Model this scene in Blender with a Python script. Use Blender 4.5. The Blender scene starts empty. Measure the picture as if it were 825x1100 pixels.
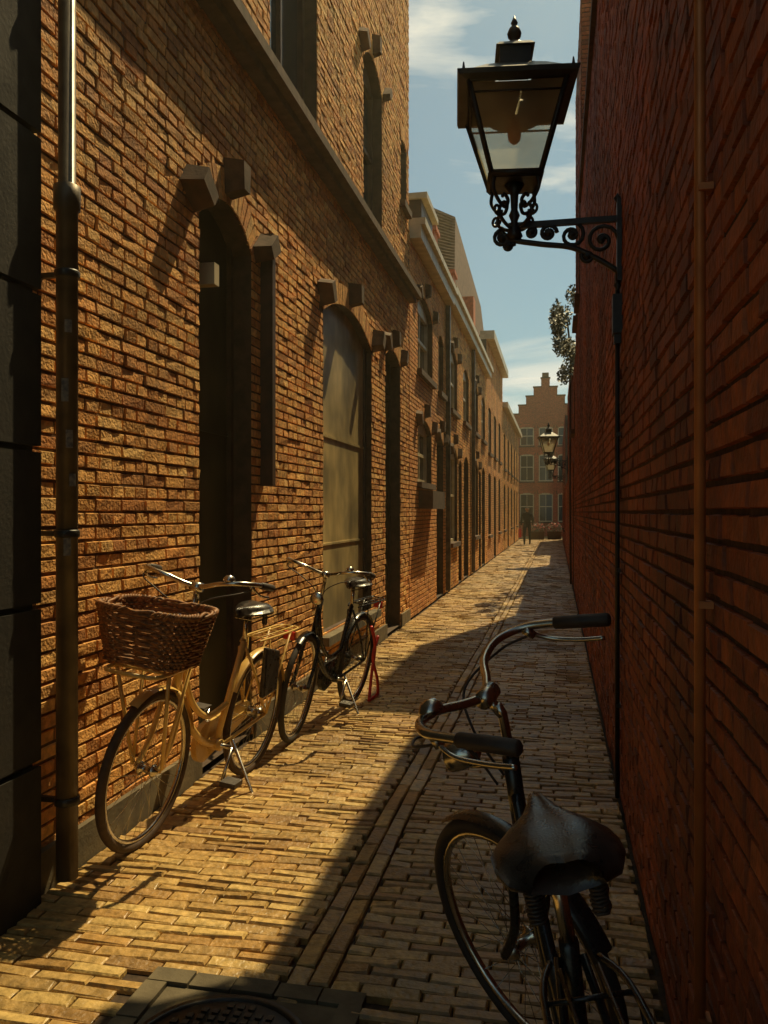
import bpy, math, random
from mathutils import Vector, Matrix
random.seed(7)
R=random.random
def U(a,b): return a+(b-a)*R()
scene=bpy.context.scene
# ------------------------------------------------------------------ helpers
class MB:
    def __init__(s): s.v=[];s.f=[];s.m=[];s.s=[];s.T=None
    def add(s,vs,fs,mi=0,sm=False):
        o=len(s.v)
        if s.T is not None: vs=[tuple(s.T@Vector(p)) for p in vs]
        s.v.extend([tuple(p) for p in vs])
        for f in fs:
            s.f.append(tuple(i+o for i in f)); s.m.append(mi); s.s.append(sm)
    def box(s,c,size,mi=0,rot=None,taper=1.0):
        x,y,z=size[0]/2,size[1]/2,size[2]/2
        vs=[Vector((-x,-y,-z)),Vector((x,-y,-z)),Vector((x,y,-z)),Vector((-x,y,-z)),
            Vector((-x*taper,-y*taper,z)),Vector((x*taper,-y*taper,z)),Vector((x*taper,y*taper,z)),Vector((-x*taper,y*taper,z))]
        if rot is not None: vs=[rot@p for p in vs]
        c=Vector(c); vs=[p+c for p in vs]
        s.add(vs,[(0,3,2,1),(4,5,6,7),(0,1,5,4),(1,2,6,5),(2,3,7,6),(3,0,4,7)],mi)
    def hexa(s,p,mi=0):
        s.add(p,[(0,3,2,1),(4,5,6,7),(0,1,5,4),(1,2,6,5),(2,3,7,6),(3,0,4,7)],mi)
    def tube(s,pts,r,n=8,mi=0,closed=False,flat=1.0,sm=True):
        pts=[Vector(p) for p in pts]; N=len(pts)
        rr=r if isinstance(r,(list,tuple)) else [r]*N
        tang=[]
        for i in range(N):
            if closed: t=pts[(i+1)%N]-pts[i-1]
            else: t=pts[min(i+1,N-1)]-pts[max(i-1,0)]
            if t.length<1e-9: t=Vector((0,0,1))
            tang.append(t.normalized())
        up=Vector((0,0,1)) if abs(tang[0].z)<0.9 else Vector((0,1,0))
        a=tang[0].cross(up).normalized(); vs=[]
        for i in range(N):
            a=(a-tang[i]*a.dot(tang[i]))
            if a.length<1e-6: a=tang[i].orthogonal()
            a.normalize(); b=tang[i].cross(a)
            for k in range(n):
                th=2*math.pi*k/n
                vs.append(pts[i]+a*math.cos(th)*rr[i]+b*math.sin(th)*rr[i]*flat)
        fs=[]
        M=N if closed else N-1
        for i in range(M):
            for k in range(n):
                k2=(k+1)%n; j=(i+1)%N
                fs.append((i*n+k,i*n+k2,j*n+k2,j*n+k))
        if not closed:
            fs.append(tuple(range(n))[::-1]); fs.append(tuple((N-1)*n+k for k in range(n)))
        s.add(vs,fs,mi,sm)
    def lathe(s,prof,c=(0,0,0),n=20,mi=0,rot=None,sm=True):
        c=Vector(c); vs=[]
        for (r,z) in prof:
            for k in range(n):
                th=2*math.pi*k/n; p=Vector((r*math.cos(th),r*math.sin(th),z))
                if rot is not None: p=rot@p
                vs.append(p+c)
        fs=[]
        for i in range(len(prof)-1):
            for k in range(n):
                k2=(k+1)%n; fs.append((i*n+k,i*n+k2,(i+1)*n+k2,(i+1)*n+k))
        fs.append(tuple(range(n))[::-1]); fs.append(tuple((len(prof)-1)*n+k for k in range(n)))
        s.add(vs,fs,mi,sm)
    def build(s,name,mats,parent=None):
        me=bpy.data.meshes.new(name); me.from_pydata(s.v,[],s.f)
        if not isinstance(mats,(list,tuple)): mats=[mats]
        for m in mats: me.materials.append(m)
        me.polygons.foreach_set("material_index",s.m)
        me.polygons.foreach_set("use_smooth",s.s)
        me.update()
        ob=bpy.data.objects.new(name,me); scene.collection.objects.link(ob)
        if parent: ob.parent=parent
        return ob
def empty(name,loc=(0,0,0),rot=(0,0,0)):
    e=bpy.data.objects.new(name,None); scene.collection.objects.link(e)
    e.location=loc; e.rotation_euler=rot; e.empty_display_size=.2
    return e
def spline(pts,n=8):
    P=[Vector(p) for p in pts]; out=[]
    for i in range(len(P)-1):
        p0=P[max(i-1,0)];p1=P[i];p2=P[i+1];p3=P[min(i+2,len(P)-1)]
        for k in range(n):
            t=k/n
            out.append(.5*((2*p1)+(-p0+p2)*t+(2*p0-5*p1+4*p2-p3)*t*t+(-p0+3*p1-3*p2+p3)*t**3))
    out.append(P[-1]); return out
# ------------------------------------------------------------------ materials
def mat(name,c1,c2=None,rough=.6,metal=0,scale=8,bump=.2,bscale=60,island=None,grime=0,spec=None,bdist=.003):
    m=bpy.data.materials.new(name); m.use_nodes=True; nt=m.node_tree; N=nt.nodes; L=nt.links
    b=N["Principled BSDF"]; b.inputs["Roughness"].default_value=rough; b.inputs["Metallic"].default_value=metal
    if spec is not None: b.inputs["Specular IOR Level"].default_value=spec
    tc=N.new("ShaderNodeTexCoord")
    no=N.new("ShaderNodeTexNoise"); no.inputs["Scale"].default_value=scale; no.inputs["Detail"].default_value=2.5
    L.new(tc.outputs["Object"],no.inputs["Vector"])
    c2=c2 or tuple(x*.8 for x in c1)
    if island:
        g=N.new("ShaderNodeNewGeometry"); cr=N.new("ShaderNodeValToRGB")
        el=cr.color_ramp.elements
        el[0].position=0; el[0].color=(*island[0],1); el[1].position=1; el[1].color=(*island[-1],1)
        for i in range(1,len(island)-1):
            e=el.new(i/(len(island)-1)); e.color=(*island[i],1)
        L.new(g.outputs["Random Per Island"],cr.inputs[0]); base=cr.outputs[0]
        mr=N.new("ShaderNodeMapRange"); mr.inputs[1].default_value=.3; mr.inputs[2].default_value=.7
        mr.inputs[3].default_value=.62; mr.inputs[4].default_value=1.2
        L.new(no.outputs[0],mr.inputs[0])
        mx=N.new("ShaderNodeMix"); mx.data_type='RGBA'; mx.blend_type='MULTIPLY'; mx.inputs[0].default_value=1
        L.new(base,mx.inputs[6]); L.new(mr.outputs[0],mx.inputs[7]); col=mx.outputs[2]
    else:
        cr=N.new("ShaderNodeValToRGB"); cr.color_ramp.elements[0].position=.35; cr.color_ramp.elements[1].position=.65
        cr.color_ramp.elements[0].color=(*c1,1); cr.color_ramp.elements[1].color=(*c2,1)
        L.new(no.outputs[0],cr.inputs[0]); col=cr.outputs[0]
    if grime:
        n2=N.new("ShaderNodeTexNoise"); n2.inputs["Scale"].default_value=.9; n2.inputs["Detail"].default_value=4; n2.inputs["Roughness"].default_value=.65
        mp=N.new("ShaderNodeMapping"); mp.inputs["Scale"].default_value=(1,1,.45)
        L.new(tc.outputs["Object"],mp.inputs[0]); L.new(mp.outputs[0],n2.inputs["Vector"])
        m2=N.new("ShaderNodeMapRange"); m2.inputs[1].default_value=.35; m2.inputs[2].default_value=.62
        m2.inputs[3].default_value=1-grime; m2.inputs[4].default_value=1.05
        L.new(n2.outputs[0],m2.inputs[0])
        mx=N.new("ShaderNodeMix"); mx.data_type='RGBA'; mx.blend_type='MULTIPLY'; mx.inputs[0].default_value=1
        L.new(col,mx.inputs[6]); L.new(m2.outputs[0],mx.inputs[7]); col=mx.outputs[2]
    L.new(col,b.inputs["Base Color"])
    if bump:
        n3=N.new("ShaderNodeTexNoise"); n3.inputs["Scale"].default_value=bscale; n3.inputs["Detail"].default_value=2
        L.new(tc.outputs["Object"],n3.inputs["Vector"])
        bp=N.new("ShaderNodeBump"); bp.inputs["Strength"].default_value=bump; bp.inputs["Distance"].default_value=bdist
        L.new(n3.outputs[0],bp.inputs["Height"]); L.new(bp.outputs[0],b.inputs["Normal"])
        rr=N.new("ShaderNodeMapRange"); rr.inputs[3].default_value=max(0.03,rough-.12); rr.inputs[4].default_value=min(1,rough+.15)
        L.new(no.outputs[0],rr.inputs[0]); L.new(rr.outputs[0],b.inputs["Roughness"])
    return m
M_brickL=mat("brick_ochre",(0,0,0),island=[(.66,.25,.06),(.92,.44,.11),(.95,.52,.15),(.80,.33,.08),(.95,.56,.18),(.52,.20,.05),(.94,.48,.13)],rough=.85,scale=25,bump=.9,bscale=70,grime=.3,bdist=.008)
M_brickL2=mat("brick_brown",(0,0,0),island=[(.66,.26,.08),(.88,.42,.12),(.76,.32,.09),(.92,.48,.15)],rough=.85,scale=25,bump=.7,grime=.3)
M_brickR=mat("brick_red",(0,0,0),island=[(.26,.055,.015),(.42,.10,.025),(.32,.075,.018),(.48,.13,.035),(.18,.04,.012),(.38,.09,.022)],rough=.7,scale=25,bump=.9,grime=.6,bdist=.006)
M_brickE=mat("brick_redbrown",(0,0,0),island=[(.52,.12,.05),(.60,.17,.07),(.56,.14,.06)],rough=.85,scale=10,bump=.3,grime=.2)
M_mortar=mat("mortar",(.19,.10,.04),(.10,.055,.025),rough=.95,scale=30,bump=.6)
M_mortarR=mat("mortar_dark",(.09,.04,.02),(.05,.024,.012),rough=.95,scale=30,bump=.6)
M_pave=mat("clinker_pavers",(0,0,0),island=[(.40,.24,.075),(.58,.38,.13),(.48,.28,.085),(.64,.44,.155),(.32,.18,.06),(.52,.30,.09)],rough=.42,scale=30,bump=.9,bscale=50,grime=.45,bdist=.006)
M_sand=mat("joint_sand",(.07,.04,.02),(.04,.025,.013),rough=.95,scale=40,bump=.6)
M_ground=mat("ground_earth",(.12,.10,.08),(.09,.08,.06),rough=.95)
M_stone=mat("weathered_stone",(.14,.075,.035),(.08,.045,.022),rough=.85,scale=12,bump=.7,grime=.3)
M_stoneG=mat("grey_plinth_stone",(.20,.16,.09),(.12,.095,.055),rough=.85,scale=9,bump=.7,grime=.5)
M_stoneD=mat("dark_stone",(.10,.055,.027),(.06,.035,.018),rough=.8,scale=12,bump=.5)
M_pier=mat("vignette_darkened_render",(.018,.014,.010),(.010,.008,.006),rough=.85,scale=9,bump=.5)  # render's base colour taken near black to paint in the left-edge vignette
M_green=mat("dark_green_paint",(.12,.10,.04),(.022,.024,.012),rough=.4,scale=1.6,bump=.15,grime=.5)
M_board=mat("weathered_board",(.74,.56,.25),(.34,.27,.13),rough=.45,scale=2.2,bump=.2,grime=.75)
M_frame=mat("old_frame_paint",(.08,.04,.02),(.045,.025,.014),rough=.5,scale=10,bump=.3)
M_white=mat("cream_paint",(.68,.57,.36),(.52,.43,.26),rough=.5,scale=6,bump=.2)
M_glass=mat("window_glass",(.03,.035,.035),(.015,.02,.02),rough=.08,scale=1.5,bump=0)
M_iron=mat("cast_iron_black",(.02,.017,.012),(.012,.010,.008),rough=.42,scale=20,bump=.3)
M_zinc=mat("zinc_pipe",(.14,.105,.06),(.07,.05,.03),rough=.45,metal=.4,scale=9,bump=.3,grime=.4)
M_copper=mat("copper_conduit",(.60,.23,.07),(.42,.15,.05),rough=.45,metal=.3,scale=9,bump=.2)
M_roof=mat("roof_tiles",(.15,.07,.035),(.09,.045,.024),rough=.85,scale=6,bump=.5)
M_lead=mat("dark_body",(.10,.08,.06),(.07,.055,.04),rough=.9)
M_chrome=mat("chrome",(.6,.57,.5),(.45,.42,.36),rough=.22,metal=1,scale=25,bump=.05)
M_rubber=mat("tyre_rubber",(.025,.02,.016),(.04,.03,.022),rough=.75,scale=30,bump=.3)
M_tan=mat("brown_tyre",(.08,.045,.025),(.05,.03,.018),rough=.7,scale=30,bump=.3)
M_black=mat("black_enamel",(.012,.012,.012),(.02,.02,.018),rough=.25,scale=30,bump=.05)
M_cream=mat("cream_enamel",(.78,.52,.16),(.64,.40,.11),rough=.3,scale=12,bump=.05)
M_leather=mat("black_vinyl",(.018,.015,.013),(.045,.037,.03),rough=.28,scale=30,bump=.5,bscale=260,bdist=.0015)
M_grip=mat("grip_rubber",(.03,.022,.016),(.05,.035,.025),rough=.55,scale=30,bump=.3)
M_wicker=mat("wicker",(.36,.15,.045),(.13,.06,.022),rough=.6,scale=40,bump=.5)
M_red=mat("red_plastic",(.65,.03,.02),(.52,.02,.015),rough=.35,bump=.05)
M_stick=mat("sticker_paper",(.26,.22,.15),(.10,.09,.08),rough=.6,scale=60,bump=.1)
M_litter=mat("dry_leaves",(.30,.17,.06),(.42,.30,.12),rough=.7,scale=20,bump=0)
M_leaf=mat("leaf_green",(0,0,0),island=[(.05,.05,.012),(.08,.08,.02),(.12,.10,.025),(.07,.07,.018)],rough=.55,scale=5,bump=0)
M_bark=mat("bark",(.08,.055,.035),rough=.9)
M_flower=mat("geranium_red",(.5,.04,.03),(.6,.1,.05),rough=.6,bump=0)
M_cloth=mat("dark_jacket",(.012,.012,.015),(.02,.02,.025),rough=.9,scale=20)
M_trous=mat("dark_trousers",(.02,.022,.03),(.014,.016,.022),rough=.9,scale=20)
M_skin=mat("skin",(.50,.30,.20),(.45,.26,.17),rough=.5,bump=0)
M_hair=mat("hair_brown",(.04,.025,.015),rough=.7,bump=0)
M_milk=bpy.data.materials.new("lantern_glass"); M_milk.use_nodes=True
nt=M_milk.node_tree; b=nt.nodes["Principled BSDF"]; b.inputs["Base Color"].default_value=(.85,.78,.55,1); b.inputs["Roughness"].default_value=.25
tr=nt.nodes.new("ShaderNodeBsdfTransparent"); tr.inputs[0].default_value=(1,.97,.85,1)
tl=nt.nodes.new("ShaderNodeBsdfTranslucent"); tl.inputs[0].default_value=(.95,.88,.62,1)
ns=nt.nodes.new("ShaderNodeTexNoise"); ns.inputs["Scale"].default_value=5
mr=nt.nodes.new("ShaderNodeMapRange"); mr.inputs[3].default_value=.4; mr.inputs[4].default_value=.8
m1=nt.nodes.new("ShaderNodeMixShader"); m2=nt.nodes.new("ShaderNodeMixShader"); m1.inputs[0].default_value=.85
tc=nt.nodes.new("ShaderNodeTexCoord"); nt.links.new(tc.outputs["Object"],ns.inputs["Vector"]); nt.links.new(ns.outputs[0],mr.inputs[0])
nt.links.new(b.outputs[0],m1.inputs[1]); nt.links.new(tl.outputs[0],m1.inputs[2])
nt.links.new(m1.outputs[0],m2.inputs[1]); nt.links.new(tr.outputs[0],m2.inputs[2]); nt.links.new(mr.outputs[0],m2.inputs[0])
nt.links.new(m2.outputs[0],nt.nodes["Material Output"].inputs[0])

# ------------------------------------------------------------------ facades
class Frame:
    def __init__(s,O,u,n): s.O=Vector(O);s.u=Vector(u);s.n=Vector(n)
    def P(s,u,d,z): return s.O+s.u*u+s.n*d+Vector((0,0,z))
    def box(s,mb,u0,u1,d0,d1,z0,z1,mi=0):
        P=s.P
        mb.hexa([P(u0,d0,z0),P(u1,d0,z0),P(u1,d1,z0),P(u0,d1,z0),P(u0,d0,z1),P(u1,d0,z1),P(u1,d1,z1),P(u0,d1,z1)],mi)
def arc(o):
    w=(o['u1']-o['u0'])/2; r=max(o['zc']-o['zs'],.015); Rr=(w*w+r*r)/(2*r); return w,Rr,o['zc']-Rr,(o['u0']+o['u1'])/2
def half(o,z,extra):
    w,Rr,cz,c=arc(o)
    if z<=o['z0'] : return None
    if z<o['zs']: return w
    q=(Rr+extra)**2-(z-cz)**2
    if q<=0: return None
    return math.sqrt(q)
def free(u0,u1,z,ops,extra):
    iv=[(u0,u1)]
    for o in ops:
        h=half(o,z,extra)
        if h is None: continue
        if z>=o['zs'] : h=min(h,arc(o)[0]+(.09 if extra else 0))
        a=(o['u0']+o['u1'])/2-h; b2=(o['u0']+o['u1'])/2+h
        nv=[]
        for (p,q) in iv:
            if b2<=p or a>=q: nv.append((p,q)); continue
            if a>p: nv.append((p,a))
            if b2<q: nv.append((b2,q))
        iv=nv
    return iv
CH=.0625
def brickwork(fr,u0,u1,z0,z1,ops,mb,mm,fine=True,topf=None,rough=1.0):
    row=int(z0/CH)
    while row*CH<z1-.001:
        zb=row*CH; zm=zb+CH/2
        a0,a1=u0,u1
        if topf:
            t=topf(zm)
            if t is None: row+=1; continue
            a0,a1=t
        for (p,q) in free(a0,a1,zm,ops,0):
            mm.add([fr.P(p,-.009,zb),fr.P(q,-.009,zb),fr.P(q,-.009,zb+CH),fr.P(p,-.009,zb+CH)],[(0,1,2,3)])
        if fine and row%2: pitch,off=.11,.0275
        else: pitch,off=.22,(.0 if fine else .11*(row%2))
        for (p,q) in free(a0,a1,zm,ops,.2):
            k=math.floor((p-off)/pitch)
            while True:
                s0=max(p,off+k*pitch); s1=min(q,off+(k+1)*pitch)
                k+=1
                if s0>=q: break
                if s1-s0<.03: continue
                j=.0025
                s0+=.004+U(-j,j)*.8; s1-=.005; b0=zb+.005+U(-j,j)*.6; b1=zb+CH-.005+U(-j,j)*.6
                f=U(-.003,.003)*rough; c=.0035; j=j*rough
                P=fr.P
                vs=[P(s0,-.014,b0),P(s1,-.014,b0),P(s1,-.014,b1),P(s0,-.014,b1),
                    P(s0+c,f+U(-j,j),b0+c),P(s1-c,f+U(-j,j),b0+c),P(s1-c,f+U(-j,j),b1-c),P(s0+c,f+U(-j,j),b1-c)]
                mb.add(vs,[(4,5,6,7),(0,1,5,4),(1,2,6,5),(2,3,7,6),(3,0,4,7)])
        row+=1
def openings(fr,ops,mb,ms,mst,parent,name):
    inf=MB()
    for o in ops:
        w,Rr,cz,c=arc(o); amax=math.asin(min(1,w/Rr)); n=max(3,int(2*amax*(Rr+.1)/.063))
        for k in range(n):
            a0=-amax+2*amax*k/n+.006/Rr; a1=-amax+2*amax*(k+1)/n-.004/Rr
            pts=[]
            for (rad,a) in ((Rr,a0),(Rr,a1),(Rr+.195,a1),(Rr+.195,a0)):
                pts.append((c+rad*math.sin(a),cz+rad*math.cos(a)))
            f=.004+U(-.002,.003)
            mb.add([fr.P(x,-.014,z) for x,z in pts]+[fr.P(x,f,z) for x,z in pts],[(4,5,6,7),(0,1,5,4),(1,2,6,5),(2,3,7,6),(3,0,4,7)])
        if o.get('blocks',True):
            for a in (-amax*1.02,0,amax*1.02):
                hw=.075 if o.get('big') else .06; dep=.13 if o.get('big') else .09
                r0,r1=Rr+.04,Rr+.26
                e=Vector((math.sin(a),math.cos(a))); t=Vector((math.cos(a),-math.sin(a)))
                q=[]
                for dd,sh in ((-.01,1),(dep,.78)):
                    for (rad,tt) in ((r0,-hw*.8),(r0,hw*.8),(r1,hw),(r1,-hw)):
                        rm=(r0+r1)/2; pr=e*(rm+(rad-rm)*sh)+t*tt*sh
                        q.append(fr.P(c+pr.x,dd,cz+pr.y))
                mst.hexa(q)
        dep=o.get('depth',.18); out=[(o['u0'],o['z0'])]
        for k in range(13):
            a=-amax+2*amax*k/12; out.append((c+Rr*math.sin(a),cz+Rr*math.cos(a)))
        out.append((o['u1'],o['z0']))
        vs=[fr.P(x,-.004,z) for x,z in out]+[fr.P(x,-dep-.03,z) for x,z in out]; m=len(out)
        ms.add(vs,[(i,(i+1)%m,(i+1)%m+m,i+m) for i in range(m)])
        u0,u1,z0,zs,zc=o['u0'],o['u1'],o['z0'],o['zs'],o['zc']; k=o.get('kind','window')
        d=-dep; fm=o.get('fm',0)
        if k=='board':
            pm=o.get('pm',3)
            fr.box(inf,u0-.02,u1+.02,d-.04,d,z0-.02,zc+.05,pm)
            t=.05
            fr.box(inf,u1-t,u1,d,d+.03,z0,zc,fm)
            zz=z0+(zs-z0)*.62
            fr.box(inf,u0,u1-t,d,d+.012,zz,zz+.025,pm)
            if u1-u0>1.2:
                fr.box(inf,u0,u1-t,d,d+.010,z0+(zs-z0)*.27,z0+(zs-z0)*.27+.02,pm)
        elif k=='door':
            fr.box(inf,u0-.02,u1+.02,d-.05,d-.01,z0-.02,zc+.05,1)
            t=.07
            fr.box(inf,u0,u0+t,d-.01,d+.05,z0,zc,fm); fr.box(inf,u1-t,u1,d-.01,d+.05,z0,zc,fm)
            zt=zs-.45
            fr.box(inf,u0+t,u1-t,d-.01,d+.045,zt,zt+.07,fm)
            fr.box(inf,u0+t,u1-t,d-.01,d+.015,z0,zt,2)
            for (a,b2) in ((z0+.15,z0+.85),(z0+1.0,zt-.15)):
                fr.box(inf,u0+t+.09,u1-t-.09,d+.015,d+.03,a,b2,2)
        else:
            fr.box(inf,u0-.02,u1+.02,d-.05,d-.01,z0-.02,zc+.05,1)
            t=.06
            fr.box(inf,u0,u0+t,d-.01,d+.04,z0,zc,fm); fr.box(inf,u1-t,u1,d-.01,d+.04,z0,zc,fm)
            fr.box(inf,u0+t,u1-t,d-.01,d+.038,z0,z0+t,fm); fr.box(inf,u0+t,u1-t,d-.01,d+.038,zs-.03,zc+.03,fm)
            zz=z0+(zs-z0)*.55; fr.box(inf,u0+t,u1-t,d-.01,d+.036,zz-.025,zz+.025,fm)
            mid=(u0+u1)/2; fr.box(inf,mid-.015,mid+.015,d-.01,d+.03,z0+t,zs-.03,fm)
            fr.box(mst,u0-.06,u1+.06,-.1,.07,z0-.09,z0-.003)
    inf.build("joinery",[M_frame,M_glass,M_green,M_board,M_white],parent)
def building(name,fr,u0,u1,H,ops,bm,mm,fine=True,depth=6,z0=0,topf=None,Hb=None,revm=None,rough=1.0):
    e=empty(name)
    mb,mo,ms,mst=MB(),MB(),MB(),MB()
    brickwork(fr,u0,u1,z0,H,ops,mb,mo,fine,topf,rough)
    openings(fr,ops,mb,ms,mst,e,name)
    mb.build("bricks",bm,e); mo.build("mortar",mm,e)
    if ms.v: ms.build("reveals",revm or M_stoneD,e)
    if mst.v: mst.build("stone_trim",M_stone,e)
    bd=MB(); Hb=Hb or H
    fr.box(bd,u0+.002,u1-.002,-depth,-.27,-.05,Hb-.01)
    P=fr.P
    for uu in (u0+.002,u1-.002):
        bd.add([P(uu,-.27,-.05),P(uu,-.01,-.05),P(uu,-.01,Hb-.01),P(uu,-.27,Hb-.01)],[(0,1,2,3)])
    bd.add([P(u0,-.27,Hb-.01),P(u1,-.27,Hb-.01),P(u1,-.01,Hb-.01),P(u0,-.01,Hb-.01)],[(0,1,2,3)])
    bd.build("body",M_lead,e)
    return e
def O(u0,u1,z0,zs,zc,kind='window',**k): return dict(u0=u0,u1=u1,z0=z0,zs=zs,zc=zc,kind=kind,**k)
FL=Frame((-2.0,0,0),(0,1,0),(1,0,0)); FR=Frame((.33,0,0),(0,1,0),(-1,0,0))
# left building 1
ops=[O(4.38,5.2,.02,3.22,3.42,'board',depth=.16,pm=2,big=True),
     O(6.93,8.85,.42,3.28,3.5,'board',depth=.09,big=True),
     O(9.62,10.55,.02,3.4,3.52,'door',depth=.18),
     O(5.57,6.73,4.66,7.2,7.4,'window',depth=.15,fm=0),
     O(8.46,9.4,4.66,6.35,6.55,'window',depth=.15,fm=0),
     O(10.6,11.0,5.6,6.4,6.45,'window',depth=.12,blocks=False)]
b1=building("brick_warehouse",FL,2.8,11.2,9.6,ops,M_brickL,M_mortar,True,rough=1.6)
t=MB()
FL.box(t,2.8,11.22,-.01,.10,4.40,4.46); FL.box(t,2.8,11.24,-.01,.17,4.462,4.54); FL.box(t,2.8,11.22,-.01,.07,4.542,4.6)
FL.box(t,2.8,11.24,-.3,.2,9.55,9.75)
t.build("string_course",M_stone,b1)
t=MB(); 
for a,b2 in ((2.8,4.36),(5.22,9.6),(10.57,11.2)): FL.box(t,a,b2,-.01,.025,-.02,.16)
t.build("plinth",M_stoneG,b1)
t=MB()
FL.box(t,5.36,5.42,.0,.09,1.68,3.42); 
t.build("timber_board",M_frame,b1)
t=MB(); t.box(FL.P(4.62,-.08,2.93),(.16,.07,.13)); t.build("alarm_box",M_white,b1)
t=MB(); FL.box(t,6.8,8.95,-.1,.09,.34,.415); t.build("window_ledge",M_stoneG,b1)
# left building 2
ops=[O(11.95,13.4,3.62,4.6,4.8,'window',fm=4,depth=.12),O(11.95,13.3,1.95,2.75,2.92,'window',fm=4,depth=.12),
     O(13.9,14.75,.02,2.7,2.85,'door',depth=.15),O(14.1,14.75,3.6,4.5,4.62,'window',fm=4,depth=.12,blocks=False)]
b2=building("brick_house",FL,11.25,15.1,5.4,ops,M_brickL2,M_mortar,True)
t=MB(); FL.box(t,11.26,15.1,-.2,.16,5.32,5.5); FL.box(t,11.26,15.1,-.2,.22,5.503,5.6); t.build("eaves_gutter",M_white,b2)
t=MB(); FL.box(t,12.0,13.3,.0,.22,1.55,1.82); t.build("window_box",M_stoneD,b2)
t=MB(); FL.box(t,13.2,14.4,-1.3,-.15,5.6,6.6); t.build("dormer",M_frame,b2)
t=MB(); FL.box(t,13.15,14.45,-1.4,-.05,6.603,6.7); t.build("dormer_cap",M_white,b2)
t=MB(); P=FL.P
t.hexa([P(11.25,-.1,5.5),P(15.1,-.1,5.5),P(15.1,-5,5.5),P(11.25,-5,5.5),P(11.25,-2.4,7.6),P(15.1,-2.4,7.6),P(15.1,-2.6,7.6),P(11.25,-2.6,7.6)]); t.build("roof",M_roof,b2)
# left building 3
ops=[]
for i,u in enumerate((15.7,18.0,20.3,22.5)):
    ops.append(O(u,u+1.15,3.5,4.55,4.72,'window',fm=4,depth=.1,blocks=i%2==0))
    if i%2: ops.append(O(u+.1,u+1.1,.02,2.6,2.75,'door',depth=.15,blocks=False))
    else: ops.append(O(u,u+1.2,.9,2.6,2.8,'window',fm=4,depth=.1))
ops.append(O(17.1,17.7,.02,2.5,2.6,'door',depth=.15,blocks=False)); ops.append(O(21.7,22.3,.02,2.5,2.6,'door',depth=.15,blocks=False))
b3=building("brick_terrace",FL,15.15,24.2,5.5,ops,M_brickL,M_mortar,False)
t=MB(); FL.box(t,15.16,24.2,-.2,.14,5.42,5.58); FL.box(t,15.16,24.2,-.2,.2,5.583,5.7); t.build("eaves_gutter",M_white,b3)
t=MB(); FL.box(t,15.0,15.09,.01,.09,.05,5.3); FL.box(t,19.7,19.78,.01,.09,.05,5.4); t.build("rainwater_pipe",M_zinc,b3)
t=MB(); t.hexa([P(15.15,-.1,5.6),P(24.2,-.1,5.6),P(24.2,-5,5.6),P(15.15,-5,5.6),P(15.15,-2.4,7.8),P(24.2,-2.4,7.8),P(24.2,-2.6,7.8),P(15.15,-2.6,7.8)]); t.build("roof",M_roof,b3)
t=MB()
for u in (17,20.2): 
    FL.box(t,u,u+.5,-.9,-.5,5.9,7.4); FL.box(t,u-.05,u+.55,-.95,-.45,7.403,7.5)
t.build("chimney_stacks",M_brickE,b3)
ops=[]
for i,u in enumerate((24.8,27.0,29.2)):
    ops.append(O(u,u+1.1,3.3,4.6,4.7,'window',fm=4,depth=.1,blocks=False)); ops.append(O(u,u+1.0,.02 if i%2 else .8,2.6,2.7,'door' if i%2 else 'window',fm=4,depth=.12,blocks=False))
b4=building("tall_brick_house",FL,24.25,31.5,6.7,ops,M_brickL2,M_mortar,False)
t=MB(); FL.box(t,24.25,31.5,-.2,.22,6.6,6.85); t.build("eaves_gutter",M_white,b4)
t=MB(); FL.box(t,24.3,24.9,-1.2,-.4,6.86,7.9); FL.box(t,30.6,31.2,-1.2,-.5,6.86,8.1); t.build("chimney_stacks",M_brickE,b4)
ops=[]
for i in range(5):
    u=32.2+i*2.6; ops.append(O(u,u+1.1,3.2,4.5,4.6,'window',fm=4,depth=.1,blocks=False)); ops.append(O(u,u+1.0,.02 if i%2 else .8,2.5,2.6,'door' if i%2 else 'window',fm=4,depth=.12,blocks=False))
b5=building("brick_cottage_row",FL,31.55,45,5.6,ops,M_brickL,M_mortar,False)
t=MB(); FL.box(t,31.55,45,-.2,.2,5.5,5.7); t.build("eaves_gutter",M_white,b5)
e=empty("mansard_roof_hall")
t=MB(); t.box((-6.6,29,3),(7.2,13.9,6)); t.build("walls",M_brickE,e)
t=MB(); t.hexa([(-10,22,6),(-2.7,22,6),(-2.7,36,6),(-10,36,6),(-8,27,13.6),(-3.15,26,10.9),(-3.05,34,10.0),(-8,33,12.6)]); 
t.build("roof",M_roof,e)
t=MB(); A,B_,C,D_=Vector((-10,22,6)),Vector((-2.7,22,6)),Vector((-3.15,26,10.9)),Vector((-8,27,13.6))
for k in range(1,40):
    q=k/40; p0=A.lerp(D_,q); p1=B_.lerp(C,q); t.tube([p0+Vector((0,.01,0)),p1+Vector((0,.01,0))],.035,5)
t.build("tile_courses",M_roof,e)
# pier left
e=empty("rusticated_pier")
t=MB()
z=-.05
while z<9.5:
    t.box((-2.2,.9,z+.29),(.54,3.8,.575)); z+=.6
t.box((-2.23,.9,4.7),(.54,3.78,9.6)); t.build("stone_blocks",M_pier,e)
t=MB(); t.box((-4.6,.9,4.7),(4.2,3.8,9.6)); t.build("body",M_lead,e)
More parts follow.
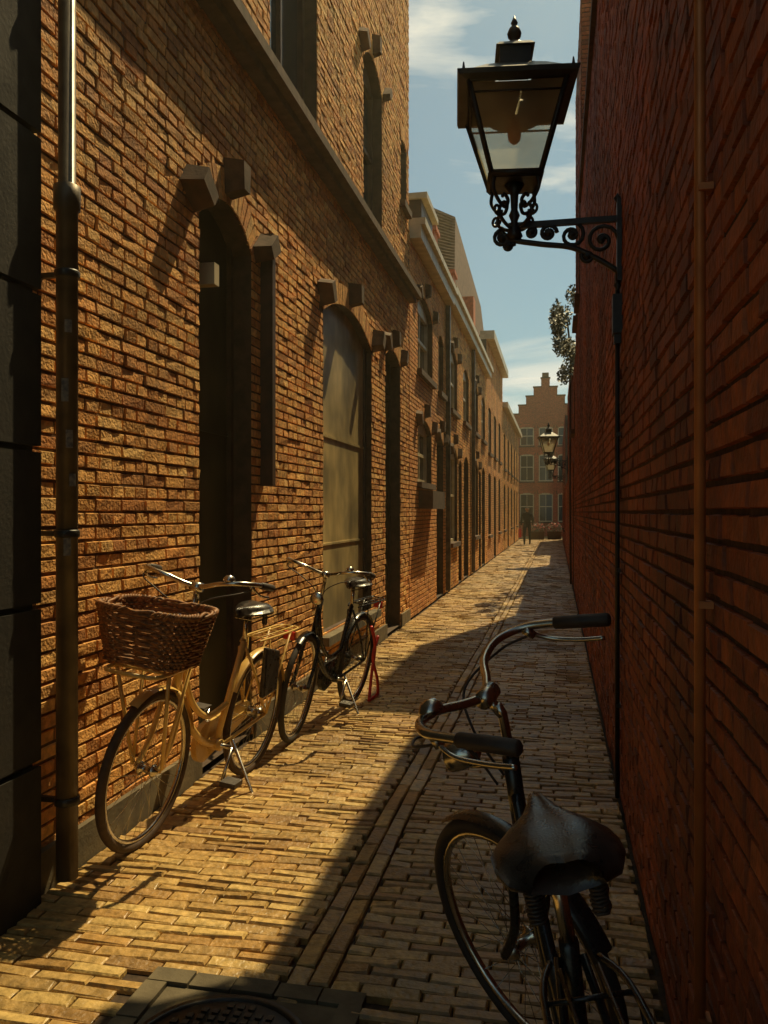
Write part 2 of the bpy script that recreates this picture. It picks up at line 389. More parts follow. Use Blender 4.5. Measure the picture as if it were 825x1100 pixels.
# downpipe
e=empty("downpipe")
t=MB(); t.lathe([(.042,.06),(.042,2.68),(.052,2.69),(.052,2.78),(.034,2.79),(.034,9.4)],(-1.885,2.9,0),16); t.build("pipe",M_zinc,e)
t=MB()
for z in (.35,1.4,2.42,3.6,5.2):
    t.lathe([(.046,z),(.049,z+.005),(.049,z+.025),(.046,z+.03)],(-1.885,2.9,0),16); t.box((-1.95,2.9,z+.015),(.12,.02,.02))
t.build("brackets",M_iron,e)
t=MB()
for (z,h,a) in ((1.33,.1,-.9),(1.75,.07,-.7),(1.93,.09,-1.1),(2.2,.05,-.8),(1.6,.05,-.4)):
    vs=[]
    for k in range(5):
        th=a+k*.16-.4
        for zz in (z,z+h): vs.append((-1.885+.0432*math.cos(th),2.9+.0432*math.sin(th),zz))
    t.add(vs,[(2*k,2*k+2,2*k+3,2*k+1) for k in range(4)])
t.build("stickers",M_stick,e)
# ---- right side
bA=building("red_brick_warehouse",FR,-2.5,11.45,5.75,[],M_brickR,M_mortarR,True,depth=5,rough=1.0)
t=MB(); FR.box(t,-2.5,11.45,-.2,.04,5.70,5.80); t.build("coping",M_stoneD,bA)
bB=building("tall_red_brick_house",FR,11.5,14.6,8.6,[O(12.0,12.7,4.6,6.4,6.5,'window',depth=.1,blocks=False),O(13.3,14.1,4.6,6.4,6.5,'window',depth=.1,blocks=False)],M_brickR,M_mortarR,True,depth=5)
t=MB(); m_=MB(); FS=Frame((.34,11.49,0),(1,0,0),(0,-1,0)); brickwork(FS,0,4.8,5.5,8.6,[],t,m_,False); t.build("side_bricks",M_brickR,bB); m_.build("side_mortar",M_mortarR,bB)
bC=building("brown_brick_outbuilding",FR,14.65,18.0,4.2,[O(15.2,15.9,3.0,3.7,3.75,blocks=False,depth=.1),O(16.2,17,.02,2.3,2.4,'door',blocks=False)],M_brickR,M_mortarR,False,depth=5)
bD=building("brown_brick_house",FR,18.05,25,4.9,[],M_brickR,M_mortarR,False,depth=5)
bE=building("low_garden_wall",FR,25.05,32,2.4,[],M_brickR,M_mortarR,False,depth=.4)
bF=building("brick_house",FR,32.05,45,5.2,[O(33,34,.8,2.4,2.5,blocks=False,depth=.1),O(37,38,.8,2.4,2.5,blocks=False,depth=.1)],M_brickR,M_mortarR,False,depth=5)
# end house
FE=Frame((0,51.5,0),(1,0,0),(0,-1,0))
def top(z):
    if z<7.0: return (-3.4,2.1)
    st=int((z-7.0)/.55); 
    if st>4: return None
    hw=2.1-st*.46; c=-.65
    return (c-hw,c+hw)
ops=[]
for z0,zs in ((.9,2.6),(3.4,5.0),(5.6,6.7)):
    for u in (-2.2,-1.05,.1): ops.append(O(u,u+.85,z0,zs,zs+.08,'window',fm=4,depth=.06,blocks=False))
bG=building("stepped_gable_house",FE,-3.4,2.1,9.75,ops,M_brickE,M_mortar,False,depth=6,topf=top,Hb=7.0)
t=MB()
for st in range(5):
    hw=2.1-st*.46; z=7.0+st*.55
    FE.box(t,-.65-hw,-.65+hw,-.3,-.02,z,z+.549)
t.build("gable_back",M_brickE,bG)
t=MB()
for st in range(5):
    hw=2.1-st*.46; z=7.55+st*.55; FE.box(t,-.65-hw-.04,-.65-hw+.5,-.33,.06,z,z+.07); FE.box(t,-.65+hw-.5,-.65+hw+.04,-.33,.06,z,z+.07)
FE.box(t,-.85,-.45,-.3,0,9.8,10.1); t.build("gable_coping",M_stone,bG)
t=MB(); t.box((-8,57,3.5),(9,10,7)); t.build("walls",M_brickE,empty("corner_house"))
t=MB(); t.box((8,57,3.2),(11,10,6.4)); t.build("walls",M_brickE,empty("corner_house"))
# ------------------------------------------------------------------ ground
t=MB(); t.add([(-300,-300,-.06),(300,-300,-.06),(300,300,-.06),(-300,300,-.06)],[(0,1,2,3)]); t.build("ground",M_ground)
e=empty("brick_alley_pavement")
t=MB(); t.add([(-2.1,-3,-.026),(.45,-3,-.026),(.45,51.5,-.026),(-2.1,51.5,-.026)],[(0,1,2,3)])
t.add([(-20,45,-.03),(20,45,-.03),(20,51.6,-.03),(-20,51.6,-.03)],[(0,1,2,3)]); t.build("joint_bed",M_sand,e)
MHX,MHY=-.93,2.13
def gz(x,y): return .005*math.sin(x*2.3+y*.7)+.005*math.sin(y*1.7-x)+.0035*math.sin(y*4.1+x*3)
t=MB()
def paver(x0,x1,y0,y1):
    cx,cy=(x0+x1)/2,(y0+y1)/2
    if abs(cx-MHX)<.36 and abs(cy-MHY)<.36: return
    h=gz(cx,cy)+U(-.0035,.0035)+.002; tx,ty=U(-.004,.004),U(-.0035,.0035); c=.006
    g=.002; x0+=g+U(0,.0025);x1-=g+U(0,.0025);y0+=g+U(0,.0025);y1-=g+U(0,.0025)
    vs=[(x0,y0,-.04),(x1,y0,-.04),(x1,y1,-.04),(x0,y1,-.04),
        (x0,y0,h-.006),(x1,y0,h-.006),(x1,y1,h-.006),(x0,y1,h-.006),
        (x0+c,y0+c,h-tx-ty),(x1-c,y0+c,h+tx-ty),(x1-c,y1-c,h+tx+ty),(x0+c,y1-c,h-tx+ty)]
    t.add(vs,[(8,9,10,11),(0,1,5,4),(1,2,6,5),(2,3,7,6),(3,0,4,7),(4,5,9,8),(5,6,10,9),(6,7,11,10),(7,4,8,11)])
y=-1.0; row=0
while y<45:
    ph=.058
    wob=.012*math.sin(y*1.3)
    for (a,b_) in ((-1.97,-.85),(-.70,.32)):
        x=a+(.0 if row%2 else -.1)+U(-.018,.018)
        while x<b_-.01:
            l=.2+U(-.008,.008)
            s0=max(a,x); s1=min(b_,x+l)
            if s1-s0>.03: paver(s0,s1,y+wob+U(-.002,.002),y+ph+wob)
            x+=l
    row+=1; y+=ph
for i in range(int(46/.2)):
    yy=-1+i*.2
    for k in range(2):
        o=.1*(k%2); paver(-.848+k*.073,-.848+k*.073+.071,yy+o,yy+o+.2)
y=45
while y<51.4:
    x=-6
    while x<5: paver(x,x+.2,y,y+.1); x+=.2
    y+=.1
t.build("pavers",M_pave,e)
# manhole
e=empty("manhole_cover",(MHX,MHY,0))
t=MB()
n=40
t.lathe([(.24,-.02),(.24,.004),(.262,.006),(.262,-.02)],n=n)
t.lathe([(.235,-.02),(.235,.001)],n=n)
for i in range(-6,7):
    for j in range(-6,7):
        x,y2=i*.034,j*.034
        if x*x+y2*y2<.21**2: t.box((x,y2,.003),(.02,.02,.006))
t.build("iron_lid",M_iron,e)
t=MB()
for k in range(-2,3):
    for sx in (-1,1): t.box((k*.142,sx*.32,-.010+U(-.003,.003)),(.136,.072,.028))
for k in range(-1,2):
    for sx in (-1,1): t.box((sx*.32,k*.19,-.010+U(-.003,.003)),(.072,.184,.028))
t.box((0,0,-.018),(.56,.56,.02)); t.build("surround",M_stoneG,e)

# ------------------------------------------------------------------ street lamp
def spiral(c,r0,r1,a0,turns,n=22):
    out=[]
    for i in range(n+1):
        q=i/n; a=a0+turns*2*math.pi*q; r=r0+(r1-r0)*q
        out.append(Vector((c[0]+r*math.cos(a),c[1],c[2]+r*math.sin(a))))
    return out
def street_lamp(y,xw=.33,xl=-.217,zb=3.0,rot=.12):
    e=empty("street_lamp",(xl,y,zb)); L=xw-xl
    t=MB(); g=MB(); w=MB()
    Rz=Matrix.Rotation(rot,4,'Z'); t.T=Rz; g.T=Rz; w.T=Rz
    hb,ht,z0,z1=.125,.245,.25,.68
    cs=[(-1,-1),(1,-1),(1,1),(-1,1)]
    for i in range(4):
        a=cs[i]; b_=cs[(i+1)%4]
        t.tube([(a[0]*hb,a[1]*hb,z0),(a[0]*ht,a[1]*ht,z1)],.014,4)
        for h,z,r in ((hb,z0,.019),(ht,z1,.017),(hb+(ht-hb)*.86,z0+.86*(z1-z0),.006)):
            t.tube([(a[0]*h,a[1]*h,z),(b_[0]*h,b_[1]*h,z)],r,4)
        k=.97
        g.add([(a[0]*hb*k,a[1]*hb*k,z0),(b_[0]*hb*k,b_[1]*hb*k,z0),(b_[0]*ht*k,b_[1]*ht*k,z1),(a[0]*ht*k,a[1]*ht*k,z1)],[(0,1,2,3)])
    def ring(h,z): return [(c[0]*h,c[1]*h,z) for c in cs]
    prof=[(.245,.67),(.295,.68),(.302,.703),(.25,.725),(.15,.80),(.10,.83),(.095,.835)]
    vs=[]; 
    for h,z in prof: vs+=ring(h,z)
    fs=[(i*4+k,i*4+(k+1)%4,(i+1)*4+(k+1)%4,(i+1)*4+k) for i in range(len(prof)-1) for k in range(4)]
    t.add(vs,fs)
    t.box((0,0,.88),(.16,.16,.10)); t.box((0,0,.94),(.20,.20,.022),taper=.8)
    t.lathe([(.075,.95),(.05,.975),(.02,.99),(.018,1.0),(.034,1.015),(.038,1.035),(.028,1.06),(.012,1.075),(.019,1.09),(.012,1.105),(.002,1.13)],n=14)
    for c in cs: t.box((c[0]*.27,c[1]*.27,.725),(.02,.02,.05),taper=.3)
    t.box((0,0,.242),(.23,.23,.02))
    t.lathe([(.15,.58),(.152,.585),(.13,.62),(.08,.65),(.03,.67),(.03,.69)],n=24)
    w.lathe([(.012,.45),(.032,.47),(.036,.50),(.028,.55),(.022,.59)],n=14)
    t.lathe([(.03,-.06),(.045,-.04),(.03,0),(.018,.04),(.03,.07),(.018,.10),(.022,.18),(.055,.235)],n=14)
    for k in range(4):
        Rk=Matrix.Rotation(rot+math.pi/4+k*math.pi/2,4,'Z'); t.T=Rk
        t.tube(spline([(.15,0,.25),(.165,0,.18),(.12,0,.12),(.07,0,.10),(.05,0,.14),(.075,0,.165),(.095,0,.15)],5),.010,6)
        t.tube(spline([(.10,0,.115),(.12,0,.06),(.08,0,.02),(.035,0,.0)],5),.010,6)
        t.tube(spiral((.13,0,.075),.033,.008,math.pi,1.3,16),.008,6)
    t.T=None
    t.box((L-.012,0,-.1),(.024,.07,.42)); 
    for z in (.12,-.33): t.lathe([(.0,-.03),(.022,0),(0,.03)],(L-.02,0,z),10)
    t.box((L/2-.02,0,.015),(L+.02,.026,.03))
    t.tube(spline([(L,0,-.27),(L*.82,0,-.20),(L*.55,0,-.12),(L*.25,0,-.09),(-.02,0,-.055),(-.07,0,-.01)],6),.015,6)
    for cx,cz,r,a0,tn in ((L-.10,-.09,.085,0,1.6),(L-.25,-.055,.065,1.0,-1.6),(L-.37,-.035,.045,0,1.6),(L-.46,-.025,.03,2,-1.5),(-.065,-.045,.045,1.5,1.7),(L-.17,-.17,.035,2,1.4),(-.03,-.09,.03,0,1.3)):
        t.tube(spiral((cx,0,cz),r,.008,a0,tn),.011,6)
        t.tube(spiral((cx,.0,cz),.014,.004,0,1,8),.016,6)
    t.build("iron_frame",M_iron,e); g.build("glass_panes",M_milk,e); w.build("bulb",M_copper,e)
    return e
street_lamp(4.39)
street_lamp(24.0,zb=2.95); street_lamp(34.0,zb=2.95)
e=empty("wall_conduit",(.31,4.40,0))
t=MB(); t.lathe([(.012,.02),(.012,2.75)],n=10); t.box((0,0,2.52),(.05,.09,.2)); t.box((0,0,2.40),(.035,.05,.06))
for z in (.5,1.2,1.9): t.box((.005,0,z),(.02,.05,.02))
t.build("conduit",M_iron,e)
e=empty("copper_pipe",(.305,1.88,0)); t=MB(); t.lathe([(.012,.02),(.012,5.7)],n=12)
for z in (.4,1.3,2.2,3.1): t.box((.01,0,z),(.03,.04,.015))
t.build("pipe",M_copper,e)

# ------------------------------------------------------------------ bicycles
def bicycle(loc,rz,lean,steer,bar,frame_m,tyre_m,basket=False,bag=False,lock=None,stand=True,front_rack=False,rise=0,sx=.05):
    e=empty("bicycle",loc,(lean,0,rz))
    fr,ch,ru,sd,gp,bk=MB(),MB(),MB(),MB(),MB(),MB()
    axp=Vector((.90,0,.80)); axd=(Vector((.87,0,.9))-Vector((.93,0,.68))).normalized()
    def SM(a): return Matrix.Translation(axp)@Matrix.Rotation(a,4,axd)@Matrix.Translation(-axp)
    def wheel(c,T):
        for m in (ru,ch): m.T=T
        n=48
        ru.tube([(c[0]+.335*math.cos(2*math.pi*k/n),0,c[2]+.335*math.sin(2*math.pi*k/n)) for k in range(n)],.021,8,0,True)
        ch.tube([(c[0]+.311*math.cos(2*math.pi*k/n),0,c[2]+.311*math.sin(2*math.pi*k/n)) for k in range(n)],.012,6,0,True)
        Ry=Matrix.Rotation(math.pi/2,3,'X')
        ch.lathe([(.008,-.06),(.03,-.035),(.03,-.03),(.016,-.025),(.016,.025),(.03,.03),(.03,.035),(.008,.06)],c,12,0,Ry)
        for k in range(32):
            a=2*math.pi*k/32; s=1 if k%2 else -1; a2=a+(.5 if (k//2)%2 else -.5)
            ch.tube([(c[0]+.028*math.cos(a2),.03*s,c[2]+.028*math.sin(a2)),(c[0]+.305*math.cos(a),0,c[2]+.305*math.sin(a))],.0013,3)
        for m in (ru,ch): m.T=None
    def guard(c,a0,a1,T,m):
        m.T=T; n=22; vs=[]
        for k in range(n+1):
            a=math.radians(a0+(a1-a0)*k/n)
            for (dy,r) in ((-.027,.362),(-.015,.371),(.015,.371),(.027,.362)):
                vs.append((c[0]+r*math.cos(a),dy,c[2]+r*math.sin(a)))
        m.add(vs,[(i*4+j,i*4+j+1,(i+1)*4+j+1,(i+1)*4+j) for i in range(n) for j in range(3)],0,True); m.T=None
    S=SM(steer); B=Matrix.Translation((-.02*rise/.06,0,rise))@SM(bar); rc=(0,0,.355); fc=(1.10,0,.355)
    wheel(rc,None); wheel(fc,S)
    guard(rc,30,195,None,fr); guard(fc,62,165,S,fr)
    fr.tube([(.45,0,.29),(.24,0,.80)],.017,10)
    fr.tube([(.865,0,.92),(.93,0,.67)],.021,10)
    fr.tube(spline([(.915,0,.72),(.80,0,.52),(.62,0,.36),(.45,0,.29)],6),.019,10)
    fr.tube(spline([(.885,0,.83),(.77,0,.60),(.58,0,.47),(.36,0,.49)],6),.016,10)
    for s in (-1,1):
        fr.tube([(.45,.03*s,.29),(.2,.055*s,.33),(0,.065*s,.355)],.010,8)
        fr.tube([(.25,.02*s,.77),(.12,.055*s,.56),(0,.065*s,.355)],.008,8)
        fr.T=S; fr.tube(spline([(.935,.02*s,.67),(.945,.048*s,.63),(1.0,.055*s,.48),(1.05,.055*s,.41),(1.10,.058*s,.355)],5),[.013]*21,8); fr.T=None
    fr.lathe([(.03,-.035),(.03,.035)],(.45,0,.29),14,0,Matrix.Rotation(math.pi/2,3,'X'))
    n=10; prof=[]
    for k in range(n+1): a=-math.pi/2+math.pi*k/n; prof.append((.45+.105*math.cos(a),.29+.105*math.sin(a)))
    for k in range(n+1): a=math.pi/2+math.pi*k/n; prof.append((0+.055*math.cos(a),.355+.055*math.sin(a)))
    vs=[(x,-.055,z) for x,z in prof]+[(x,-.085,z) for x,z in prof]; m=len(prof)
    fr.add(vs,[tuple(range(m)),tuple(range(m,2*m))[::-1]]+[(i,(i+1)%m,(i+1)%m+m,i+m) for i in range(m)])
    ch.tube([(.45,-.09,.29),(.45,.09,.29)],.012,8)
    for s,a in ((1,-1.0),(-1,-1.0+math.pi)):
        px,pz=.45+.17*math.cos(a),.29+.17*math.sin(a)
        ch.tube([(.45,.095*s,.29),(px,.105*s,pz)],.010,6); gp.box((px,.155*s,pz),(.09,.085,.025))
    ch.tube([(.24,0,.80),(.19+sx,0,.94)],.013,10)
    # saddle
    S0=.17+sx
    prof=[(-.155,.06,-.004),(-.14,.092,.006),(-.10,.108,.014),(-.05,.110,.014),(0,.088,.008),(.05,.052,.004),(.10,.030,.004),(.135,.022,.000),(.155,.012,-.010)]
    vs=[]; K=13
    for (x,w,z) in prof:
        for k in range(K):
            q=-1+2*k/(K-1)
            vs.append((S0+x,w*q*(1-.04*abs(q)**6),.985+z+.014*(1-q*q)-(.006*math.exp(-q*q*14))-(.030*abs(q)**4)))
    f=[(i*K+k,i*K+k+1,(i+1)*K+k+1,(i+1)*K+k) for i in range(len(prof)-1) for k in range(K-1)]
    vs2=[]
    for (x,w,z) in prof:
        for k in range(K):
            q=-1+2*k/(K-1); vs2.append((S0+x*.98,w*.93*q,.94+z*.3+.010*abs(q)+(.012 if x>.05 else 0)))
    N=len(prof); A=N*K; sk=[]
    for i in range(N-1):
        for k in (0,K-1): sk.append((i*K+k,(i+1)*K+k,(i+1)*K+k+A,i*K+k+A))
    for k in range(K-1):
        for i in (0,N-1): sk.append((i*K+k,i*K+k+1,i*K+k+1+A,i*K+k+A))
    sd.add(vs+vs2,f+[tuple(i+A for i in reversed(q)) for q in f]+sk,0,True)
    for s in (-1,1):
        ch.tube([(S0+.13,.012*s,.945),(S0+.03,.025*s,.925),(S0-.09,.05*s,.935)],.004,6)
        sp=[(S0-.11+.014*math.cos(q*1.2),.05*s+.014*math.sin(q*1.2),.885+q*.0012) for q in range(42)]
        gp.tube(sp,.003,5)
    for s in (-1,1):
        bk.tube(spline([(.20,.04*s,.79),(.10,.065*s,.80),(-.12,.07*s,.80),(-.36,.065*s,.80),(-.40,.03*s,.80)],4),.006,6)
        bk.tube([(-.25,.068*s,.80),(0,.075*s,.36)],.006,6); bk.tube([(.05,.068*s,.80),(0,.075*s,.36)],.005,6)
    bk.tube([(-.40,-.03,.80),(-.40,.03,.80)],.006,6)
    for x in (-.3,-.18,-.05,.08): bk.tube([(x,-.068,.80),(x,.068,.80)],.004,6)
    for y_ in (-.03,.03): bk.tube([(-.38,y_,.806),(.15,y_,.806)],.004,6)
    ru.box((-.405,0,.74),(.02,.07,.05),1)
    if rise: ch.tube([(.875,0,.88),(.83,0,1.05+rise)],.012,10)
    ch.T=B; gp.T=B
    ch.tube([(.868,0,.91),(.84,0,1.035),(.845,0,1.06)],.012,10); ch.lathe([(.022,-.03),(.024,0),(.022,.03)],(.86,0,1.085),12,0,Matrix.Rotation(math.pi/2,3,'X'))
    ch.tube([(.84,0,1.03),(.865,0,1.085)],.013,8)
    half_=[(.862,0,1.085),(.885,.06,1.10),(.915,.13,1.125),(.91,.21,1.14),(.86,.265,1.14),(.78,.285,1.13),(.64,.30,1.105)]
    for s in (-1,1):
        ch.tube(spline([(x,y_*s,z) for x,y_,z in half_],6),.0115,10)
        gp.tube([(.775,.286*s,1.129),(.77,.287*s,1.128),(.70,.294*s,1.116),(.635,.301*s,1.104),(.63,.3015*s,1.103)],[.013,.0165,.0175,.0175,.012],12)
        ch.tube(spline([(.84,.27*s,1.12),(.80,.285*s,1.09),(.73,.29*s,1.07),(.66,.295*s,1.06)],5),.006,6)
        ch.tube([(.85,.262*s,1.135),(.835,.272*s,1.11)],.012,8)
        gp.tube(spline([(.84,.27*s,1.115),(.93,.24*s,1.10),(1.0,.12*s,1.06),(.96,.03*s,.98),(.92,.02*s,.86)],6),.0035,6)
    ch.lathe([(.0,.028),(.018,.024),(.028,.01),(.03,0),(.005,0)],(.90,.17,1.145),14)
    Ry=Matrix.Rotation(math.pi/2,3,'Y')
    ch.lathe([(.012,-.05),(.03,-.03),(.04,0),(.043,.03),(.036,.034)],(1.0,0,.94),18,0,Ry)
    ch.tube([(.90,0,.90),(.99,0,.905)],.006,6)
    ch.T=None; gp.T=None
    if stand:
        ch.tube([(.36,.05,.30),(.30,.17,.02),(.33,.19,.01)],.009,8)
    if front_rack or basket:
        for s in (-1,1):
            bk.tube(spline([(.93,.04*s,.80),(1.0,.12*s,.83),(1.28,.13*s,.83),(1.33,.08*s,.83)],4),.010,6)
            bk.tube([(1.22,.13*s,.83),(1.10,.075*s,.37)],.009,6)
            bk.tube([(1.02,.12*s,.83),(1.10,.075*s,.37)],.008,6)
        bk.tube([(1.33,-.08,.83),(1.33,.08,.83)],.010,6)
        for x in (1.0,1.08,1.16,1.24): bk.tube([(x,-.125,.835),(x,.125,.835)],.007,6)
    if basket:
        wk=MB(); zb,zt=.86,1.08
        def per(q,z,off):
            f=(z-zb)/(zt-zb); lx=.125+.035*f+off; ly=.18+.05*f+off
            a=2*math.pi*q; c_,s_=math.cos(a),math.sin(a)
            return Vector((1.15+lx*math.copysign(abs(c_)**.45,c_),ly*math.copysign(abs(s_)**.45,s_),z))
        ns=26
        for r in range(15):
            z=zb+(zt-zb)*r/14; pts=[]
            for k in range(ns*4):
                q=k/(ns*4); off=.006*math.sin(math.pi*k/2+ (math.pi if r%2 else 0)+.3)
                pts.append(per(q,z+U(-.0015,.0015),off))
            wk.tube(pts,.0085,5,0,True)
        for k in range(ns): wk.tube([per(k/ns,zb,0),per(k/ns,zt+.01,0)],.006,5)
        for q0 in (0,.5):
            pts=[]
            for k in range(ns*6):
                q=k/(ns*6); a=k*1.1+q0*2*math.pi
                p=per(q,zt+.012,0.008*math.cos(a)); p.z+=.009*math.sin(a); pts.append(p)
            wk.tube(pts,.008,5,0,True)
        wk.box((1.15,0,zb),(.24,.34,.012))
        wk.build("wicker_basket",M_wicker,e)
    if bag:
        bb=MB()
        bb.hexa([(-.02,.075,.50),(.14,.075,.48),(.14,.11,.48),(-.02,.12,.50),(-.05,.075,.72),(.15,.075,.77),(.15,.10,.77),(-.05,.10,.72)])
        ob=bb.build("pannier",M_leather,e); md=ob.modifiers.new("b","BEVEL"); md.width=.017; md.segments=4
    if lock:
        lk=MB()
        lk.tube(spline([(-.02,.09,.62),(-.14,.10,.45),(-.10,.11,.22),(-.05,.13,.03)],6),.013,8)
        lk.tube(spline([(-.22,.09,.52),(-.12,.10,.36),(-.24,.12,.16),(-.27,.13,.02)],6),.013,8)
        lk.tube([(-.05,.13,.04),(-.27,.13,.04)],.013,8)
        lk.build("red_cable_lock",M_red,e)
    fr.build("frame",frame_m,e); ch.build("metalwork",M_chrome,e)
    ru.build("tyres",[tyre_m,M_red],e); sd.build("saddle",M_leather,e); gp.build("grips_pedals",M_grip,e); bk.build("carrier",frame_m if frame_m is M_cream else M_black,e)
    return e
bicycle((-1.74,4.457,0),math.atan2(-1.112,-.09),-.12,.0,.12,M_cream,M_tan,basket=True,bag=True,rise=.07)
bicycle((-1.575,6.23,0),math.atan2(-1.11,-.125),-.12,.12,.2,M_black,M_rubber,lock=True)
bicycle((.195,1.18,0),math.radians(100),-.17,math.radians(34),math.radians(58),M_black,M_rubber,sx=.09)

# ------------------------------------------------------------------ foliage
def leaves(mb,c,rad,n,size=.06):
    for i in range(n):
        d=Vector((random.gauss(0,1),random.gauss(0,1),random.gauss(0,1))).normalized()*(R()**.4)
        p=Vector((c[0]+d.x*rad[0],c[1]+d.y*rad[1],c[2]+d.z*rad[2]))
        a=Vector((U(-1,1),U(-1,1),U(-1,1))).normalized(); b_=a.orthogonal().normalized(); s=size*U(.6,1.3)
        mb.add([p-a*s,p+b_*s*.5,p+a*s,p-b_*s*.5],[(0,1,2,3)])
e=empty("climbing_plant")
t=MB()
for i in range(16):
    z=U(4.3,5.6); y=U(15.5,18.3); leaves(t,(U(.02,.42)-.08*(z>5.0),y,z),(.14,.35,.22),150,.045)
t.build("foliage",M_leaf,e)
t=MB(); t.tube(spline([(.30,17.5,0),(.28,17.3,2),(.29,17.6,4),(.28,17.2,4.8),(.2,17,5.5)],6),[.02]*25,6); t.build("stem",M_bark,e)
for i,(x,y) in enumerate(((-1.0,45.5),(-.1,45.8),(.9,46))):
    e=empty("flower_planter",(x,y,0)); t=MB(); t.box((0,0,.22),(.7,.35,.44),taper=1.1); t.build("tub",M_stoneD,e)
    t=MB(); leaves(t,(0,0,.65),(.45,.25,.28),350,.05); t.build("leaves",M_leaf,e)
    t=MB(); leaves(t,(0,-.05,.72),(.42,.25,.25),90,.05); t.build("blooms",M_flower,e)
e=empty("fallen_leaves"); t=MB()
for i in range(90):
    x,y=(U(-1.95,.25),U(2.3,14)); s=U(.008,.02); a=U(0,6.28)
    t.add([(x+s*math.cos(a),y+s*math.sin(a),.016),(x-s*.5*math.sin(a),y+s*.5*math.cos(a),.021),(x-s*math.cos(a),y-s*math.sin(a),.016),(x+s*.5*math.sin(a),y-s*.5*math.cos(a),.024)],[(0,1,2,3)])
t.build("litter",M_litter,e)

# ------------------------------------------------------------------ person
def person(loc,rz):
    e=empty("pedestrian",loc,(0,0,rz))
    V=[(0,0,.95,.15,.12),(0,0,1.12,.14,.11),(0,.0,1.32,.18,.12),(0,0,1.44,.12,.08),(0,.01,1.50,.05,.05),(0,.015,1.56,.065,.075),(0,.02,1.64,.08,.095),(0,.015,1.70,.06,.07),
       (.10,0,.90,.095,.095),(.12,.14,.50,.066,.066),(.12,.10,.10,.045,.045),(.12,.24,.05,.035,.035),
       (-.10,0,.90,.095,.095),(-.11,.02,.50,.066,.066),(-.11,-.22,.14,.045,.045),(-.11,-.12,.05,.035,.035),
       (.20,0,1.40,.07,.07),(.26,-.06,1.14,.052,.052),(.26,.02,.90,.035,.035),(.26,.04,.83,.026,.035),
       (-.20,0,1.40,.07,.07),(-.26,.04,1.14,.052,.052),(-.26,.16,.93,.035,.035),(-.26,.19,.87,.026,.035)]
    E=[(0,1),(1,2),(2,3),(3,4),(4,5),(5,6),(6,7),(0,8),(8,9),(9,10),(10,11),(0,12),(12,13),(13,14),(14,15),(2,16),(16,17),(17,18),(18,19),(2,20),(20,21),(21,22),(22,23)]
    me=bpy.data.meshes.new("body_src"); me.from_pydata([v[:3] for v in V],E,[])
    ob=bpy.data.objects.new("body_src",me); scene.collection.objects.link(ob)
    ob.modifiers.new("s","SKIN"); sv=me.skin_vertices[0].data
    for i,v in enumerate(V): sv[i].radius=(v[3],v[4]); sv[i].use_root=(i==0)
    sb=ob.modifiers.new("ss","SUBSURF"); sb.levels=2; sb.render_levels=2
    dg=bpy.context.evaluated_depsgraph_get(); m2=bpy.data.meshes.new_from_object(ob.evaluated_get(dg))
    bpy.data.objects.remove(ob)
    for m in (M_cloth,M_trous,M_skin,M_hair): m2.materials.append(m)
    for p in m2.polygons:
        c=p.center; p.use_smooth=True
        if c.z>1.50: p.material_index=3 if (c.z>1.66 or c.y<-.01) else 2
        elif abs(c.x)>.2 and c.z<.9: p.material_index=2
        elif c.z<.86 : p.material_index=1
        else: p.material_index=0
    b_=bpy.data.objects.new("body",m2); scene.collection.objects.link(b_); b_.parent=e
    t=MB()
    for hx,hy,hz in ((.26,.045,.82),(-.26,.20,.86)):
        for k in range(4):
            y=hy-.03+k*.02; l=(.06,.075,.07,.055)[k]
            t.tube([(hx,y,hz),(hx*.99,y+.005,hz-l*.6),(hx*.96,y+.012,hz-l)],[.009,.008,.006],6)
        t.tube([(hx*.95,hy+.03,hz+.02),(hx*.9,hy+.055,hz-.01),(hx*.9,hy+.06,hz-.03)],[.01,.009,.007],6)
    t.tube([(0,.085,1.63),(0,.115,1.60),(0,.10,1.59)],[.012,.014,.01],6)
    for s in (-1,1): t.tube([(.075*s,.01,1.60),(.082*s,.0,1.63),(.075*s,.015,1.66)],.012,6)
    t.build("hands_face",M_skin,e)
    t=MB(); t.box((.32,.06,.55),(.14,.32,.40),taper=.85); t.tube(spline([(.32,-.03,.74),(.27,.03,.82),(.32,.15,.74)],5),.006,6); t.build("shopping_bag",M_red,e)
person((-1.28,37.5,0),math.pi)

# ------------------------------------------------------------------ haze
m=bpy.data.materials.new("morning_haze"); m.use_nodes=True; nt=m.node_tree; nt.nodes.remove(nt.nodes["Principled BSDF"])
vs_=nt.nodes.new("ShaderNodeVolumeScatter"); vs_.inputs["Color"].default_value=(1,.88,.56,1); vs_.inputs["Density"].default_value=.0028; vs_.inputs["Anisotropy"].default_value=.6
nt.links.new(vs_.outputs[0],nt.nodes["Material Output"].inputs["Volume"])
t=MB(); t.box((0,30,9),(50,90,18.4)); t.build("air_haze",m)

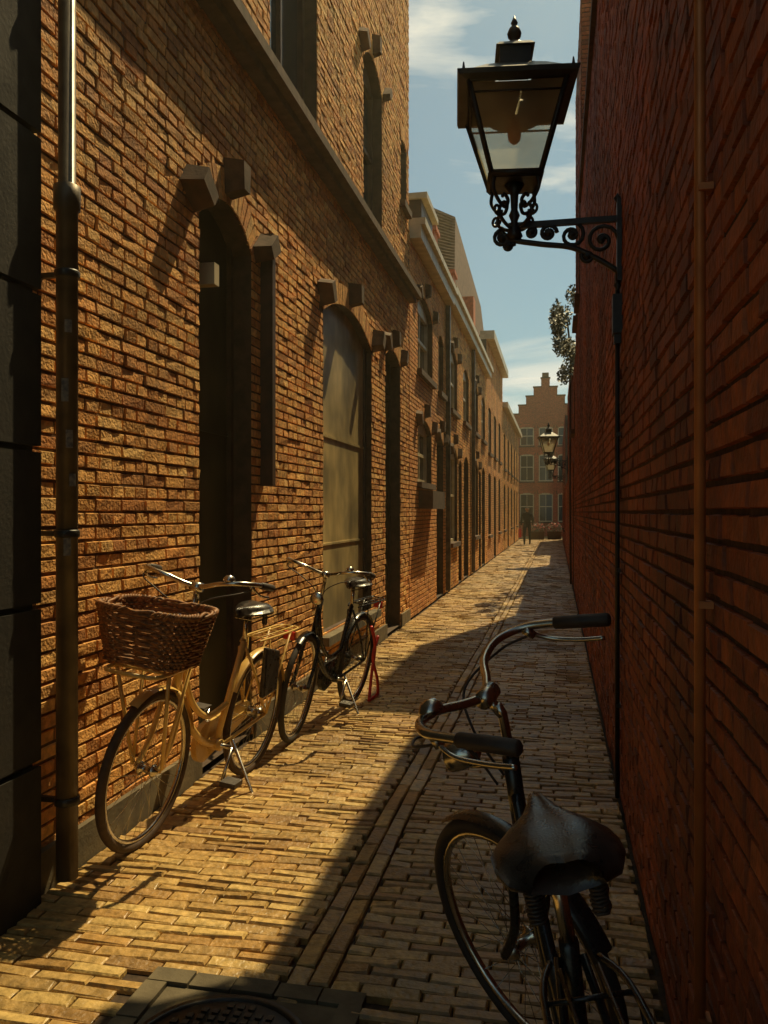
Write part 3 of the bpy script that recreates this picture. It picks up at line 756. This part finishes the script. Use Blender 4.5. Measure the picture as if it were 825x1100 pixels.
# ------------------------------------------------------------------ light / world
el=math.radians(56); dl=math.radians(18.5)
s=Vector((math.cos(el)*math.sin(dl),math.cos(el)*math.cos(dl),math.sin(el)))
ld=bpy.data.lights.new("sun","SUN"); ld.energy=5; ld.angle=math.radians(.5); ld.color=(1,.78,.40)
lo=bpy.data.objects.new("sun",ld); scene.collection.objects.link(lo); lo.rotation_euler=s.to_track_quat('Z','Y').to_euler(); lo.location=(5,10,20)
w=bpy.data.worlds.new("World"); scene.world=w; w.use_nodes=True; nt=w.node_tree; N=nt.nodes; L=nt.links
bg=N["Background"]; bg.inputs[1].default_value=.075
sky=N.new("ShaderNodeTexSky"); sky.sky_type='NISHITA'; sky.sun_disc=False; sky.sun_elevation=el; sky.sun_rotation=dl; sky.dust_density=1.2; sky.ozone_density=2.5
tc=N.new("ShaderNodeTexCoord"); mp=N.new("ShaderNodeMapping"); mp.inputs["Scale"].default_value=(1.6,1.6,5); mp.inputs["Location"].default_value=(.3,.2,.15)
no=N.new("ShaderNodeTexNoise"); no.inputs["Scale"].default_value=2.2; no.inputs["Detail"].default_value=6; no.inputs["Roughness"].default_value=.55; no.inputs["Distortion"].default_value=.6
cr=N.new("ShaderNodeValToRGB"); cr.color_ramp.elements[0].position=.52; cr.color_ramp.elements[1].position=.70
mt=N.new("ShaderNodeMix"); mt.data_type='RGBA'; mt.blend_type='MULTIPLY'; mt.inputs[0].default_value=1; mt.inputs[7].default_value=(.92,1.15,.92,1)
mx=N.new("ShaderNodeMix"); mx.data_type='RGBA'; mx.inputs[7].default_value=(13,12.2,9.6,1)
ml=N.new("ShaderNodeMath"); ml.operation='MULTIPLY'; ml.inputs[1].default_value=.85
L.new(tc.outputs["Generated"],mp.inputs[0]); L.new(mp.outputs[0],no.inputs["Vector"]); L.new(no.outputs[0],cr.inputs[0])
L.new(sky.outputs[0],mt.inputs[6]); L.new(mt.outputs[2],mx.inputs[6]); L.new(cr.outputs[0],ml.inputs[0]); L.new(ml.outputs[0],mx.inputs[0]); L.new(mx.outputs[2],bg.inputs[0])
# ------------------------------------------------------------------ camera
cd=bpy.data.cameras.new("camera"); cd.sensor_fit='HORIZONTAL'; cd.sensor_width=36; cd.lens=36*880/825; cd.clip_start=.02; cd.clip_end=1000
co=bpy.data.objects.new("camera",cd); scene.collection.objects.link(co); co.location=(0,0,1.5)
co.rotation_euler=(math.radians(90),0,math.radians(11.87)); scene.camera=co
scene.view_settings.view_transform='Standard'; scene.view_settings.look='None'; scene.view_settings.exposure=0
print("faces",sum(len(o.data.polygons) for o in bpy.data.objects if o.type=='MESH'))
